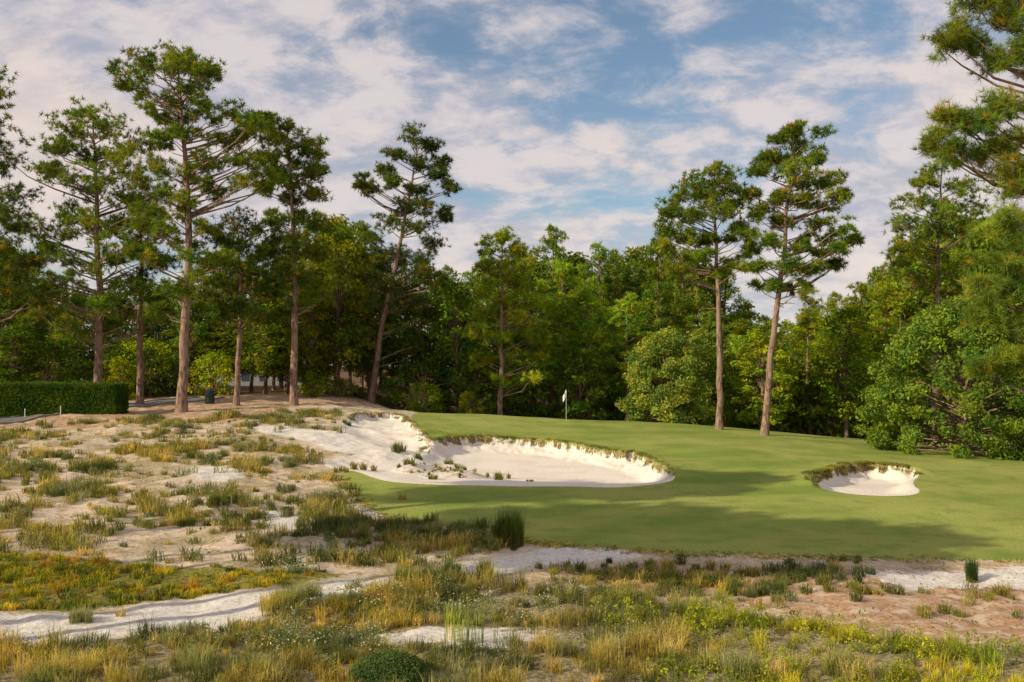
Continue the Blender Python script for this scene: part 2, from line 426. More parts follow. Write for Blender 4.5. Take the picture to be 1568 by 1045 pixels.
hero("pine_tree", [(150,625),(151,540),(153,450),(148,330),(143,180)],
     [(140,188,26),(105,196,24),(178,200,26),(75,222,22),(215,218,22),(120,232,26),(165,240,26),(60,262,20),(95,268,24),(205,258,24),(240,285,22),(140,285,24),(185,300,26),(80,318,24),(50,345,18),(225,330,24),(115,345,22),(165,350,22),(250,350,20),(80,375,22),(205,378,24),(45,400,20),(110,400,18),(180,415,20),(238,390,20),(75,440,20),(210,440,20),(130,512,17),(175,470,14),(100,470,18),(60,470,16),(225,480,16)], .31, GP, dup=3, fat=1.2, tpc=7)
hero("pine_tree", [(278,630),(283,500),(290,400),(288,290),(276,160),(272,90)],
     [(262,82,16),(290,92,18),(235,104,20),(275,115,20),(205,124,18),(315,116,18),(340,122,14),(190,128,10),(245,140,22),(300,145,20),(225,165,16),(270,172,20),(395,178,18),(360,182,16),(320,180,16),(410,205,16),(380,212,18),(340,212,16),(285,208,18),(255,215,14),(400,240,18),(365,245,18),(325,248,16),(250,262,18),(290,262,18),(415,268,14),(385,285,16),(225,290,18),(330,290,16),(295,310,16),(245,330,18),(210,345,16),(320,345,16),(270,370,18),(230,400,16),(310,400,16),(345,395,16),(255,440,15),(300,450,14),(240,470,14),(320,430,14)], .34, GP, dup=3, fat=1.0)
hero("pine_tree", [(450,620),(451,540),(452,450),(448,330),(440,200)],
     [(440,198,16),(418,212,16),(462,212,18),(480,235,14),(405,240,15),(445,240,18),(490,265,14),(425,268,15),(465,275,16),(400,288,14),(440,300,14),(485,300,14),(455,330,18),(415,335,16),(490,345,18),(430,365,18),(470,380,18),(400,385,18),(500,395,16),(440,410,18),(480,425,18),(410,440,16),(455,460,16),(500,450,15),(425,480,12)], .27, GP, dup=3)
hero("pine_tree", [(362,622),(366,540),(368,450),(366,345)],
     [(365,345,18),(340,360,18),(395,355,18),(370,380,22),(335,400,20),(410,385,20),(425,420,16),(380,420,22),(345,440,20),(410,450,18),(370,470,18),(330,480,15),(400,490,14)], .2, GD, dup=3, fat=1.2)
hero("pine_tree", [(568,616),(583,510),(603,420),(622,330),(640,230)],
     [(635,220,15),(605,235,13),(660,228,13),(678,245,12),(590,255,12),(640,250,15),(570,285,13),(555,293,10),(600,285,12),(665,268,14),(690,285,12),(635,290,14),(620,318,14),(655,320,14),(680,330,9),(595,340,18),(570,360,16),(640,350,18),(660,375,16),(610,385,20),(580,400,18),(640,410,20),(560,425,16),(665,430,16),(600,440,20),(630,460,20),(575,470,16),(655,480,15),(610,500,16),(560,510,12),(640,525,12)], .26, (.042, .064, .025), dup=3, fat=1.05)
hero("pine_tree", [(215,603),(215,500),(217,400),(213,300)],
     [(213,310,20),(190,340,20),(240,345,20),(215,370,22),(180,400,20),(245,400,20),(215,430,22),(190,460,18),(240,460,18),(170,500,16)], .26, GD, Y=72, dup=3, fat=1.1)
hero("pine_tree", [(-30,632),(-28,500),(-15,350),(-8,150)],
     [(-5,150,22),(-12,180,26),(0,215,24),(-10,250,28),(10,290,26),(-20,320,28),(20,345,24),(0,380,26),(30,410,22),(-10,420,26),(15,450,24),(-20,480,24),(60,455,16)], .36, GD, dup=3, fat=1.2)
hero("pine_tree", [(1102,657),(1101,560),(1100,460),(1097,380),(1090,275)],
     [(1090,270,18),(1062,280,18),(1115,285,18),(1045,300,18),(1085,300,20),(1130,312,16),(1030,325,15),(1060,330,18),(1105,330,18),(1145,345,12),(1022,352,14),(1050,362,14),(1125,365,16),(1085,368,14),(1145,385,12),(1020,385,12),(1070,395,12),(1120,400,14),(1040,415,12),(1100,420,10)], .22, GP, dup=3)
hero("pine_tree", [(1170,665),(1178,570),(1192,450),(1205,340),(1214,200)],
     [(1214,197,14),(1195,213,14),(1235,215,14),(1180,237,15),(1212,242,17),(1248,244,15),(1165,265,14),(1200,270,17),(1240,275,17),(1265,280,14),(1155,298,14),(1190,305,16),(1230,310,17),(1270,312,16),(1288,300,10),(1160,332,15),(1205,340,15),(1250,345,16),(1285,355,15),(1300,370,11),(1175,370,15),(1225,378,14),(1265,385,14),(1165,405,13),(1200,410,14),(1245,415,12),(1285,405,11),(1180,435,11),(1225,440,12)], .24, GP, dup=3, fat=1.0)
hero("pine_tree", [(1432,672),(1432,560),(1436,420),(1442,260)],
     [(1440,258,17),(1415,280,17),(1465,285,18),(1395,310,17),(1440,315,20),(1485,315,18),(1380,345,18),(1425,350,20),(1470,355,20),(1505,350,16),(1395,385,20),(1440,395,20),(1480,400,20),(1370,405,17),(1415,430,20),(1460,440,20)], .27, GP, Y=72, dup=3, fat=1.15)
hero("pine_tree", [(767,642),(767,560),(768,470),(769,365)],
     [(770,368,13),(752,385,13),(790,385,13),(742,408,14),(775,408,16),(805,405,13),(755,432,15),(795,435,16),(735,450,14),(775,460,16),(820,455,15),(845,470,12),(750,480,14),(795,485,16),(735,510,13),(770,515,14),(815,515,15),(790,545,14),(745,550,12),(825,550,12),(770,580,12),(805,580,13)], .2, (.125, .160, .030), Y=74, dup=3)
hero("pine_tree", [(1640,760),(1638,560),(1632,350),(1625,150),(1620,-120)],
     [(1445,75,20),(1470,45,22),(1500,70,22),(1490,15,24),(1535,35,26),(1560,80,26),(1530,95,24),(1560,5,26),(1430,205,20),(1452,180,20),(1480,200,22),(1510,175,24),(1455,240,20),(1500,235,22),(1545,160,26),(1550,215,26),(1530,265,24),(1565,290,26),(1545,335,24),(1515,355,20),(1565,380,26),(1530,400,22),(1500,440,18),(1550,450,24),(1515,480,22),(1560,500,26),(1540,545,24),(1510,560,16),(1565,580,24),(1600,100,30),(1610,250,30),(1600,420,30),(1620,520,30)], .38, (.090, .122, .036), Y=37, dup=2, dep=.35, fat=1.1, subs=7, tpc=9, nn=26, L=.36, Wd=.022)

def generic_pine(H, cb, R, ncl, col, **k):
    cl = []
    for q in range(ncl):
        f = (q + .5) / ncl; h = cb + (1 - cb) * f
        prof = R * (np.sin(np.pi * min(1, (1 - f) * .85 + .12)) ** .7) * (1.0 if f < .8 else 1 - (f - .8) * 3.2)
        az = q * 2.4 + rng.normal(0, .5); rad = max(.1, prof * rng.uniform(.35, 1.0))
        cl.append((rad * math.cos(az), rad * math.sin(az), h * H - .3, rng.uniform(.6, 1.1)))
    return build_pine([np.array([0, 0, -.3]), np.array([.2, .1, H * .5]), np.array([0, 0, H])], H * .011 + .03, cl, col, **k)
VAR = {}
def reg(kind, w, l, H, ml):
    wo = w.obj("trunk_and_limbs", M_bark, smooth=True, link=False); lo = l.obj("foliage", ml, link=False)
    VAR.setdefault(kind, []).append((wo.data, lo.data, H))
for q in range(4):
    w, l = generic_pine(18, [.25, .35, .18, .3][q], [2.6, 3.0, 2.3, 2.7][q], 52, (.074, .106, .026), subs=4, tpc=5, nn=11, L=.52, Wd=.09)
    reg('pine', w, l, 18, M_needle)
def broad(H, cb, R, ncl, nl, size, col):
    wood = MB(); lf = MB()
    wood.add(*tube([[0, 0, -.3], [.1, 0, H * .3], [0, .1, H * .75]], [H * .014 + .05, H * .011, .04], 7))
    col = np.array(col)
    for q in range(ncl):
        f = (q + .5) / ncl; h = cb + (1 - cb) * f
        prof = R * math.sin(math.pi * (.12 + .86 * f)) ** .6
        az = q * 2.4 + rng.normal(0, .4); rad = prof * rng.uniform(.45, 1.0)
        c = np.array([rad * math.cos(az), rad * math.sin(az), h * H * rng.uniform(.95, 1.02)])
        r = rng.uniform(.65, 1.15) * R / 3
        wood.add(*tube([[0, 0, max(.3, c[2] - .5 * rad - .5) * .8], c * [.5, .5, .93], c], [.06, .04, .015], 4))
        d = unit(rng.normal(size=(nl, 3))); pc = c + d * r * rng.random((nl, 1)) ** .45 * [1.15, 1.15, .7]
        out = unit(c * [1, 1, 0] + [0, 0, 1.0]); cc = col * rng.uniform(.7, 1.3) * np.array([rng.uniform(.85, 1.2), 1, 1])
        leaves(lf, pc, out * .6 + d * .5, size, np.tile(cc, (nl, 1)))
    return wood, lf
for q in range(4):
    w, l = broad(15, [.2, .28, .12, .2][q], [3.2, 3.6, 2.8, 3.3][q], 75, 95, .20, (.070, .100, .024)); reg('broad', w, l, 15, M_leaf)
for q in range(3):
    w, l = broad(4, .05, [2.0, 2.4, 1.7][q], 30, 70, .14, (.064, .096, .024)); reg('shrub', w, l, 4, M_leaf)
def inst(kind, X_, Y_, top, parent, tint=(1, 1, 1), sxy=None, vi=None):
    vs = VAR[kind]; wd, ld, H = vs[rng.integers(len(vs)) if vi is None else vi]
    zb = gz(X_, Y_) - .05; s = (top - zb) / H
    k = (sxy if sxy else rng.uniform(.85, 1.15)) * max(s, .75 if kind != 'shrub' else .5); rz = rng.uniform(0, 6.28)
    v = rng.uniform(.72, 1.3)
    for nm, dt in (("trunk", wd), ("foliage", ld)):
        o = bpy.data.objects.new(nm, dt); COL.objects.link(o); o.parent = parent
        o.location = (X_, Y_, zb); o.scale = (k, k, s); o.rotation_euler = (0, 0, rz)
        o.color = (tint[0] * v, tint[1] * v, tint[2] * v, 1)
forest = empty("forest_treeline")
lp = [-200, 0, 60, 160, 240, 320, 380, 430, 480, 520, 560, 620, 680, 720, 745, 775, 810, 845, 870, 892, 920, 955, 1000, 1050, 1110, 1150, 1200, 1255, 1310, 1345, 1400, 1440, 1500, 1568, 1800]
ly = [330, 350, 400, 430, 425, 400, 365, 370, 330, 318, 340, 390, 405, 412, 390, 372, 385, 352, 358, 390, 378, 395, 368, 365, 410, 470, 490, 448, 432, 385, 345, 330, 330, 330, 330]
def topz(py, Y): return CAMZ + ray(0, py)[1] * Y
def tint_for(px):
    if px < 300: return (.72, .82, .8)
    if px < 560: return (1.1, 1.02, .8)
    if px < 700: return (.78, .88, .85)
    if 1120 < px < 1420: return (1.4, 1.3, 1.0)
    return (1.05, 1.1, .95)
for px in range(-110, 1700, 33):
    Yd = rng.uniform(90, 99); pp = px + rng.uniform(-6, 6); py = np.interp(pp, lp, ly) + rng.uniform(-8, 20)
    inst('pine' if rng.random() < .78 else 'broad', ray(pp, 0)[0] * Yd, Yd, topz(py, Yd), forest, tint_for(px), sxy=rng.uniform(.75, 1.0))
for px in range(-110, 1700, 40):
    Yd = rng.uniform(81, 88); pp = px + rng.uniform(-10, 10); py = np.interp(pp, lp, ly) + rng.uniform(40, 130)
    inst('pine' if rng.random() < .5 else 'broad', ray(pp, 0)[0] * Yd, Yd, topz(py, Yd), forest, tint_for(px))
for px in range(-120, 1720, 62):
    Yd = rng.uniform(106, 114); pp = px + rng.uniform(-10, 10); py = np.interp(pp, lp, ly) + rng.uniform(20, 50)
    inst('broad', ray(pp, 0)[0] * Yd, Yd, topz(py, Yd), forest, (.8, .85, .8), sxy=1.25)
for px in range(-110, 1700, 42):
    if 300 < px < 470: continue
    Yd = rng.uniform(76, 82); pp = px + rng.uniform(-14, 14); py = rng.uniform(520, 600)
    inst('shrub', ray(pp, 0)[0] * Yd, Yd, topz(py, Yd), forest, tint_for(px), sxy=1.0)
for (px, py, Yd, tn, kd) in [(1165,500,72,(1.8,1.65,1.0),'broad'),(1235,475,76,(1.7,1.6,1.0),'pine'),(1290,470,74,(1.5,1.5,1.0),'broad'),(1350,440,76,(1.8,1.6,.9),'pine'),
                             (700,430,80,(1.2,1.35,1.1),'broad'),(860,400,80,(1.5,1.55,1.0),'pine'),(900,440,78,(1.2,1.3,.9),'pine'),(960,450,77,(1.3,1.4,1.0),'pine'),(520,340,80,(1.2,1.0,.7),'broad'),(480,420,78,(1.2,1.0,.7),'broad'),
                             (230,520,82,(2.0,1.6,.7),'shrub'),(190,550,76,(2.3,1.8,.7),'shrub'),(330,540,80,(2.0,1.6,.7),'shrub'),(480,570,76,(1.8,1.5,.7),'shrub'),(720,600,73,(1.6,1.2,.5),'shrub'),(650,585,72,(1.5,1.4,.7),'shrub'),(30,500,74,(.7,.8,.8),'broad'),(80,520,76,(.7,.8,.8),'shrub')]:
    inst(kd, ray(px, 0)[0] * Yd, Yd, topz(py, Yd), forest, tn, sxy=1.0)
EL = math.radians(28); SV = np.array([-.88, -.475]); SV = SV / np.linalg.norm(SV)
w, l = generic_pine(20, .74, 2.8, 44, GP, subs=7, tpc=8, nn=15, L=.5, Wd=.10); reg('tall', w, l, 20, M_needle)
for (px, py, h) in [(760,803,17),(900,806,16.5),(1060,828,16),(1170,833,15.5),(1280,840,16),(900,742,18.5),(1040,741,18)]:
    p = ground(px, py) + SV * h / math.tan(EL)
    e = empty("pine_tree", (0, 0, 0)); inst('tall', p[0], p[1], h * 1.15, e, sxy=1.0)

def placed_tree(name, px, pybase, Y, clfun, n, nl, rr, size, col, mat, H):
    X0 = ray(px, 0)[0] * Y; zb = gz(X0, Y); e = empty(name, (X0, Y, zb)); wd = MB(); lf = MB(); col = np.array(col)
    wd.add(*tube([[0, 0, -.3], [.1, 0, H * .4], [0, 0, H * .75]], [.2, .14, .04], 8))
    for q in range(n):
        c = clfun(q / n); r = rr * rng.uniform(.7, 1.25)
        if q % 3 == 0: wd.add(*tube([[0, 0, max(.4, c[2] * .5)], c * .5 + [0, 0, c[2] * .2], c * .8], [.05, .03, .008], 4))
        d = unit(rng.normal(size=(nl, 3))); pc = c + d * r * rng.random((nl, 1)) ** .4 * [1.1, 1.1, .75]
        cc = col * rng.uniform(.7, 1.25) * np.array([rng.uniform(.9, 1.12), 1, 1])
        pc[:, 2] = np.maximum(pc[:, 2], .05)
        leaves(lf, pc, unit(c * [1, 1, .3] + [0, 0, 1.]) * .7 + d * .5, size, np.tile(cc, (nl, 1)))
    wd.obj("trunk_and_limbs", M_bark, smooth=True, parent=e); lf.obj("foliage", mat, parent=e)
def dome(R, H, pw=.5, lo=.04):
    def f(q):
        h = lo + (1 - lo) * q; az = rng.uniform(0, 6.28); rad = R * max(0, 1 - h ** 2.2) ** pw * (1 - .15 * (h < .12)) * rng.uniform(.72, 1.05)
        return np.array([rad * math.cos(az), rad * math.sin(az), h * H])
    return f
placed_tree("deciduous_tree", 1018, 640, 71, dome(3.0, 6.6, .5, .08), 150, 130, .6, .11, (.120, .150, .055), M_leaf, 7)
placed_tree("deciduous_tree", 1075, 640, 75, dome(2.6, 7.4, .5, .1), 90, 110, .62, .12, (.095, .125, .04), M_leaf, 7)
placed_tree("magnolia_tree", 1470, 680, 57, dome(5.6, 8.8, .62, .02), 420, 130, .58, .11, (.070, .108, .020), M_gloss, 9)
placed_tree("magnolia_tree", 1660, 690, 55, dome(4.4, 8.0, .6, .02), 200, 110, .6, .11, (.065, .10, .020), M_gloss, 8)

# ---------------------------------------------------------------- clipped hedge
hx0 = at(-160, 600, 63)[0]; hx1 = at(186, 600, 63)[0]; hz = gz(hx1 - 2, 63)
hd = empty("clipped_hedge", (0, 0, 0)); core = MB(); boxm(core, hx0, hx1 - .15, 62.2, 64.1, hz - .4, hz + 1.75, (.02, .03, .012)); core.obj("dark_core", M_leaf, parent=hd)  # core is one solid box, coloured darker than the leaves around it
n = 26000; u = rng.uniform(hx0, hx1, n); vv = rng.uniform(62.05, 64.25, n); ww = rng.uniform(hz - .2, hz + 1.95, n)
f = rng.integers(0, 4, n); vv[f <= 1] = 62.05 + np.abs(rng.normal(0, .08, (f <= 1).sum())); ww[f == 2] = hz + 1.93 + rng.normal(0, .07, (f == 2).sum())
u[f == 3] = hx1 - np.abs(rng.normal(0, .1, (f == 3).sum())); lf = MB()
leaves(lf, np.stack([u, vv, ww], -1), np.array([0, -.3, .6]), .07, np.tile([.035, .062, .017], (n, 1))); lf.obj("leaves", M_leaf, parent=hd)

# ---------------------------------------------------------------- cart path with kerb
pc = np.array([[at(px, 600, Y_)[0], Y_] for px, Y_ in [(-260, 55), (-60, 57), (30, 60), (95, 64.5), (150, 68.5), (200, 71), (260, 73), (330, 77)]])
tt = np.linspace(0, len(pc) - 1, 90)
cx_ = np.interp(tt, np.arange(len(pc)), pc[:, 0]); cy_ = np.interp(tt, np.arange(len(pc)), pc[:, 1])
ker = np.ones(9) / 9
cxs = np.convolve(np.pad(cx_, 4, 'edge'), ker, 'valid'); cys = np.convolve(np.pad(cy_, 4, 'edge'), ker, 'valid')
pp = np.stack([cxs, cys], -1); tn = unit(np.gradient(pp, axis=0)); nr = np.stack([-tn[:, 1], tn[:, 0]], -1)
def strip(off0, off1, dz0):
    V = []; offs = np.linspace(off0, off1, 5 if abs(off1 - off0) > 1 else 2)
    for o in offs:
        q = pp + nr * o; V.append(np.stack([q[:, 0], q[:, 1], hfull(q[:, 0], q[:, 1]) + dz0], -1))
    V = np.stack(V, 1); m, k = V.shape[:2]; i, j = np.meshgrid(np.arange(m - 1), np.arange(k - 1), indexing='ij'); a = i * k + j
    return V.reshape(-1, 3), np.stack([a, a + 1, a + k + 1, a + k], -1).reshape(-1, 4)
M_asph = simple("cart_path_asphalt", (.15, .145, .135), .9, .2, .15, 6); M_conc = simple("kerb_concrete", (.25, .235, .21), .9, .2)
pe = empty("cart_path"); mk("asphalt", *strip(-1.2, 1.2, .05), mat=M_asph, parent=pe)
for s in (-1, 1):
    a_, b_ = (1.2 * s, 1.36 * s)
    V1, F1 = strip(a_, b_, .12); V2, F2 = strip(a_, b_, -.05)
    V = np.concatenate([V1, V2]); m = len(V1) // 2; q = np.arange(m - 1); o = len(V1)
    side = np.concatenate([np.stack([q * 2 + e, q * 2 + 2 + e, q * 2 + 2 + e + o, q * 2 + e + o], -1) for e in (0, 1)])
    mk("kerb", V, np.concatenate([F1, side]), mat=M_conc, parent=pe)

# ---------------------------------------------------------------- flagstick, bin, marker posts, building
M_white = simple("white_paint", (.7, .7, .68), .5, .4, .04); M_cloth = simple("flag_cloth", (.82, .82, .82), .8, .1, .03)
def cyl(mb, x, y, z0, z1, r, n=12, C=(1, 1, 1), r1=None):
    V, Fc = tube([[x, y, z0], [x, y, z1]], [r, r if r1 is None else r1], n); V = np.concatenate([V, [[x, y, z0], [x, y, z1]]])
    q = np.arange(n); caps = np.concatenate([np.stack([q, (q + 1) % n, np.full(n, 2 * n)], -1), np.stack([n + q, n + (q + 1) % n, np.full(n, 2 * n + 1)], -1)])
    mb.add(V, np.concatenate([Fc, caps]), np.array(C, float))
fx, fy = ground(867, 646); fz = gz(fx, fy)
fe = empty("golf_flagstick", (fx, fy, fz)); mb = MB(); cyl(mb, 0, 0, -.1, 2.1, .012, 8); mb.obj("pole", M_white, parent=fe)
gu, gv = np.meshgrid(np.linspace(0, .55, 9), np.linspace(0, .42, 6), indexing='ij')
V = np.stack([-gu * .38, .07 * np.sin(gu * 14) + .1 * gu, 2.08 - gv - gu * .75 * (1 + .2 * np.sin(gv * 8))], -1).reshape(-1, 3)
i, j = np.meshgrid(np.arange(8), np.arange(5), indexing='ij'); a = i * 6 + j
mk("flag", V, np.stack([a, a + 1, a + 7, a + 6], -1).reshape(-1, 4), mat=M_cloth, smooth=True, parent=fe)
mb = MB(); cyl(mb, 0, 0, -.02, .004, .054, 16); mb.obj("cup", simple("cup_dark", (.02, .02, .02)), parent=fe)
M_bin = simple("bin_dark_green", (.03, .05, .035), .6, .3)
Yb = 70; bx = ray(326, 0)[0] * Yb; be = empty("litter_bin", (bx, Yb, gz(bx, Yb))); mb = MB()
cyl(mb, 0, 0, 0, .85, .27, 16, r1=.31); cyl(mb, 0, 0, .85, .92, .34, 16); cyl(mb, 0, 0, .92, 1.08, .33, 16, r1=.12)
for q in range(12): cyl(mb, .31 * math.cos(q * .524), .31 * math.sin(q * .524), .03, .84, .02, 5)
mb.obj("body_and_lid", M_bin, parent=be)
for px, Yp in ((46, 60.5), (100, 61.5)):
    xx = ray(px, 0)[0] * Yp; e = empty("marker_post", (xx, Yp, gz(xx, Yp))); mb = MB(); cyl(mb, 0, 0, -.1, .5, .025, 8); cyl(mb, 0, 0, .5, .55, .032, 8, r1=.015); mb.obj("post", M_white, parent=e)
Yc = 128; cxx = ray(395, 0)[0] * Yc; zb = 2.3
ce = empty("clubhouse_building", (cxx, Yc, zb)); mb = MB(); boxm(mb, -7, 7, 0, 7, -1, 2.8, (1, 1, 1)); mb.obj("walls", simple("wall_grey", (.24, .25, .27), .8), parent=ce)
mb = MB(); V = np.array([[-7.6,-.6,2.8],[7.6,-.6,2.8],[7.6,7.6,2.8],[-7.6,7.6,2.8],[-5,3.5,4.8],[5,3.5,4.8]])
mb.add(V, [[0,1,5],[0,5,4],[2,3,4],[2,4,5],[1,2,5],[3,0,4],[0,2,1],[0,3,2]]); mb.obj("roof", simple("roof_grey", (.08, .08, .09), .8), parent=ce)
mb = MB()
for q in range(6): boxm(mb, -6.4 + q * 2.3, -5.4 + q * 2.3, -.04, .05, .7, 2.1, (1, 1, 1))
mb.obj("windows", simple("window_glass", (.04, .06, .09), .15, .6), parent=ce)

# ---------------------------------------------------------------- ground vegetation
def scatter(poly, n, dens=None):
    a = poly.min(0); b = poly.max(0)
    p = rng.uniform(a, b, (n, 2)); ok = sdf(poly, p[:, 0], p[:, 1]) < 0
    if dens is not None: ok &= rng.random(n) < dens(p[:, 0], p[:, 1])
    lim = np.abs(p[:, 0]) < p[:, 1] * .56 + 1.5
    return p[ok & lim]
def area(poly): return float(np.prod(poly.max(0) - poly.min(0)))
def on_bunk(p):
    o = np.zeros(len(p), bool)
    for q in (bunker1, bunker2, bunker4): o |= sdf(q, p[:, 0], p[:, 1]) < .1
    return o | (sdf(fair, p[:, 0], p[:, 1]) < .05)
def in_sand(p):
    o = np.zeros(len(p), bool)
    for q in sands + [streak]: o |= sdf(q, p[:, 0], p[:, 1]) < .15
    return o
def lift(p): return np.concatenate([p, hfull(p[:, 0], p[:, 1])[:, None]], 1)
def pal(n, cols, w=None):
    c = np.array(cols, float); k = rng.choice(len(c), n, p=w); return c[k] * rng.uniform(.75, 1.25, (n, 1))
OL = (.21, .20, .085); GR = (.125, .155, .06); TN = (.46, .37, .21); YG = (.31, .30, .085); DK = (.08, .105, .045); GY = (.25, .245, .145)
left = W([(-120,660),(300,640),(400,634),(520,628),(520,665),(600,700),(560,702),(500,705),(500,716),(540,740),(620,800),(700,812),(790,830),(740,848),(690,862),(560,878),(300,868),(-150,850)])
veg = MB()
cl_d = lambda a, b: sstep(.50, .59, fbm(a, b, .6)) * .95 + .04
p = scatter(left, int(area(left) * 8), cl_d)
p = p[~on_bunk(p)]; p = p[~in_sand(p) | (rng.random(len(p)) < .06)]
P3 = lift(p); n = len(P3)
sz = rng.uniform(.2, .5, n) * (1 + .5 * sstep(.55, .7, fbm(p[:, 0], p[:, 1], .6)))
blades(veg, P3, sz, rng.uniform(.7, 1.5, n), 32, .022, pal(n, [OL, GR, TN, YG, GY, DK], [.26, .18, .18, .06, .22, .10]), base=.45)
p = scatter(left, int(area(left) * 8), lambda a, b: sstep(.42, .6, fbm(a + 9, b, .9)) * .5 + .06); p = p[~on_bunk(p)]; p = p[~in_sand(p)]
P3 = lift(p); n = len(P3)
blades(veg, P3, rng.uniform(.06, .18, n), rng.uniform(.9, 1.8, n), 12, .026, pal(n, [OL, TN, YG, GY], [.25, .45, .08, .22]), base=.9)
p = scatter(island, 70); P3 = lift(p); n = len(P3); blades(veg, P3, rng.uniform(.1, .3, n), rng.uniform(.6, 1.4, n), 26, .025, pal(n, [OL, GR, TN]))
for (px, py, h) in [(705,700,.45),(768,722,.5),(765,716,.4),(690,690,.4),(612,688,.7),(605,690,.6),(550,718,.55),(560,716,.45),(533,650,.4),(625,712,.45),(520,722,.4),(665,726,.35),(640,694,.4),(810,728,.15)]:
    P3 = lift(ground(px, py)[None] + rng.normal(0, .15, (3, 2))); blades(veg, P3, np.full(3, h), np.full(3, 1.0), 45, .022, pal(3, [OL, GR]))
for poly, D, back, fw, (xs, lo, hi), x0 in BUN:
    k = 8000 if poly is not bunker2 else 1400
    xx = rng.uniform(poly[:, 0].min(), poly[:, 0].max(), k); yy = np.interp(xx, xs, hi) + rng.uniform(-.9, .9, k)
    dd = bsdf(poly, xx, yy, bt(xx, yy, xs, lo, hi)); ok = (dd > -.05) & (dd < .30) & (rng.random(k) < .15 + .85 * sstep(.4, .6, fbm(xx, yy, 1.2))) & (xx > x0 - .2); xx, yy = xx[ok], yy[ok]; k = len(xx)
    P3 = lift(np.stack([xx, yy], -1)); blades(veg, P3, rng.uniform(.05, .2, k), rng.uniform(.9, 2.0, k), 8, .020, pal(k, [TN, (.28,.20,.10), (.19,.245,.055), OL], [.12, .13, .5, .25]), base=.7)
seg = fair[:12]; tq = rng.uniform(0, len(seg) - 1.001, 2500); ii = tq.astype(int); fr = (tq - ii)[:, None]
p = seg[ii] * (1 - fr) + seg[ii + 1] * fr + rng.normal(0, .2, (2500, 2)) - [0, .12]
P3 = lift(p); blades(veg, P3, rng.uniform(.04, .14, 2500), rng.uniform(.8, 1.6, 2500), 9, .018, pal(2500, [TN, GR, OL]), base=.8)
veg.obj("wiregrass_waste_area", M_grass)
vg = MB()
right = W([(700,885),(860,862),(1000,862),(1300,866),(1700,862),(1700,1000),(1450,990),(1200,940),(900,915),(700,905)])
p = scatter(right, int(area(right) * 5), lambda a, b: sstep(.55, .63, fbm(a + 3, b + 5, .6)) * .9 + .02); p = p[~in_sand(p) | (rng.random(len(p)) < .15)]
P3 = lift(p); n = len(P3)
blades(vg, P3, rng.uniform(.16, .42, n), rng.uniform(.8, 1.5, n), 50, .014, pal(n, [OL, GR, YG, TN, GY], [.25, .2, .15, .2, .2]), base=.45)
for (px, py, rad, k, h) in [(1060,895,.9,26,.5),(1040,870,.7,14,.45),(900,875,.8,14,.4),(960,880,.7,10,.35),(1180,880,.8,20,.5),(1230,895,.8,20,.45),(1170,912,.5,10,.5),(1310,910,.7,14,.4),(1430,940,.4,6,.4),(740,838,.35,7,.45),(600,810,1.3,34,.6),(650,815,1.3,34,.65),(690,820,.8,18,.5),(560,830,1.2,24,.5),(330,775,.9,14,.6),(250,800,1.2,18,.5),(400,800,1.2,18,.5),(480,770,1.0,14,.5),(430,690,.9,12,.55),(395,680,.8,10,.5),(320,700,.9,12,.6),(250,665,1,12,.6),(160,720,1,12,.6),(90,700,.8,10,.6),(60,740,1,12,.6),(200,760,1,12,.5),(1300,862,.4,5,.35)]:
    c = ground(px, py); P3 = lift(c + rng.normal(0, rad * .6, (k, 2)) * [1.6, .8]); blades(vg, P3, rng.uniform(.55, 1, k) * h, rng.uniform(.7, 1.3, k), 60, .018, pal(k, [GR, OL, DK, GY], [.3, .3, .2, .2]), base=.35)
p = scatter(right, int(area(right) * 12), lambda a, b: sstep(.45, .62, fbm(a, b + 5, 1.1)) * .45 + .06)
P3 = lift(p); n = len(P3); blades(vg, P3, rng.uniform(.03, .10, n), rng.uniform(.9, 1.8, n), 9, .014, pal(n, [TN, (.4, .25, .14), OL], [.4, .4, .2]), base=.9)
vg.obj("wiregrass_right", M_grass)
hb_ = MB()
p = scatter(heath, int(area(heath) * 22), lambda a, b: sstep(.25, .5, fbm(a, b, .7)) * .9 + .1); P3 = lift(p); n = len(P3)
blades(hb_, P3, rng.uniform(.12, .32, n), rng.uniform(.6, 1.3, n), 24, .020, pal(n, [(.36,.31,.035), (.22,.25,.04), (.12,.16,.04), (.36,.20,.06), (.09,.12,.04)], [.36, .2, .16, .14, .14]), root=(.12, .08, .04), base=.5)
hb_.obj("heather_band", M_grass)
fg = MB()
p = scatter(fore, int(area(fore) * 24), lambda a, b: sstep(.34, .52, fbm(a + 20, b, .9)) * .9 + .1); p = p[~in_sand(p) | (rng.random(len(p)) < .04)]
P3 = lift(p); n = len(P3)
cc = pal(n, [(.22,.20,.075), (.13,.15,.06), (.48,.39,.22), (.31,.28,.09), (.09,.115,.045), (.27,.26,.15)], [.22, .18, .2, .14, .12, .14])
yel = sstep(2.0, 5, P3[:, 0])[:, None] * .85
cc = cc * (1 - yel) + yel * pal(n, [(.46,.45,.045), (.30,.35,.045), (.11,.14,.035), (.50,.44,.09)], [.38, .27, .2, .15])
patch = .62 + .75 * fbm(p[:, 0], p[:, 1] + 30, .9)[:, None]
tall = 1 + .8 * sstep(.5, .7, fbm(p[:, 0] + 5, p[:, 1], .6))
blades(fg, P3, rng.uniform(.18, .44, n) * tall, rng.uniform(.5, 1.3, n), 36, .0105, cc * patch, root=(.17, .13, .07), base=.3)
mid = W([(-60,945),(300,915),(560,888),(740,880),(740,960),(560,985),(200,1000),(-60,1000)])
p = scatter(mid, int(area(mid) * 8), lambda a, b: sstep(.48, .56, fbm(a + 2, b + 7, .8))); p = p[~in_sand(p) | (rng.random(len(p)) < .05)]
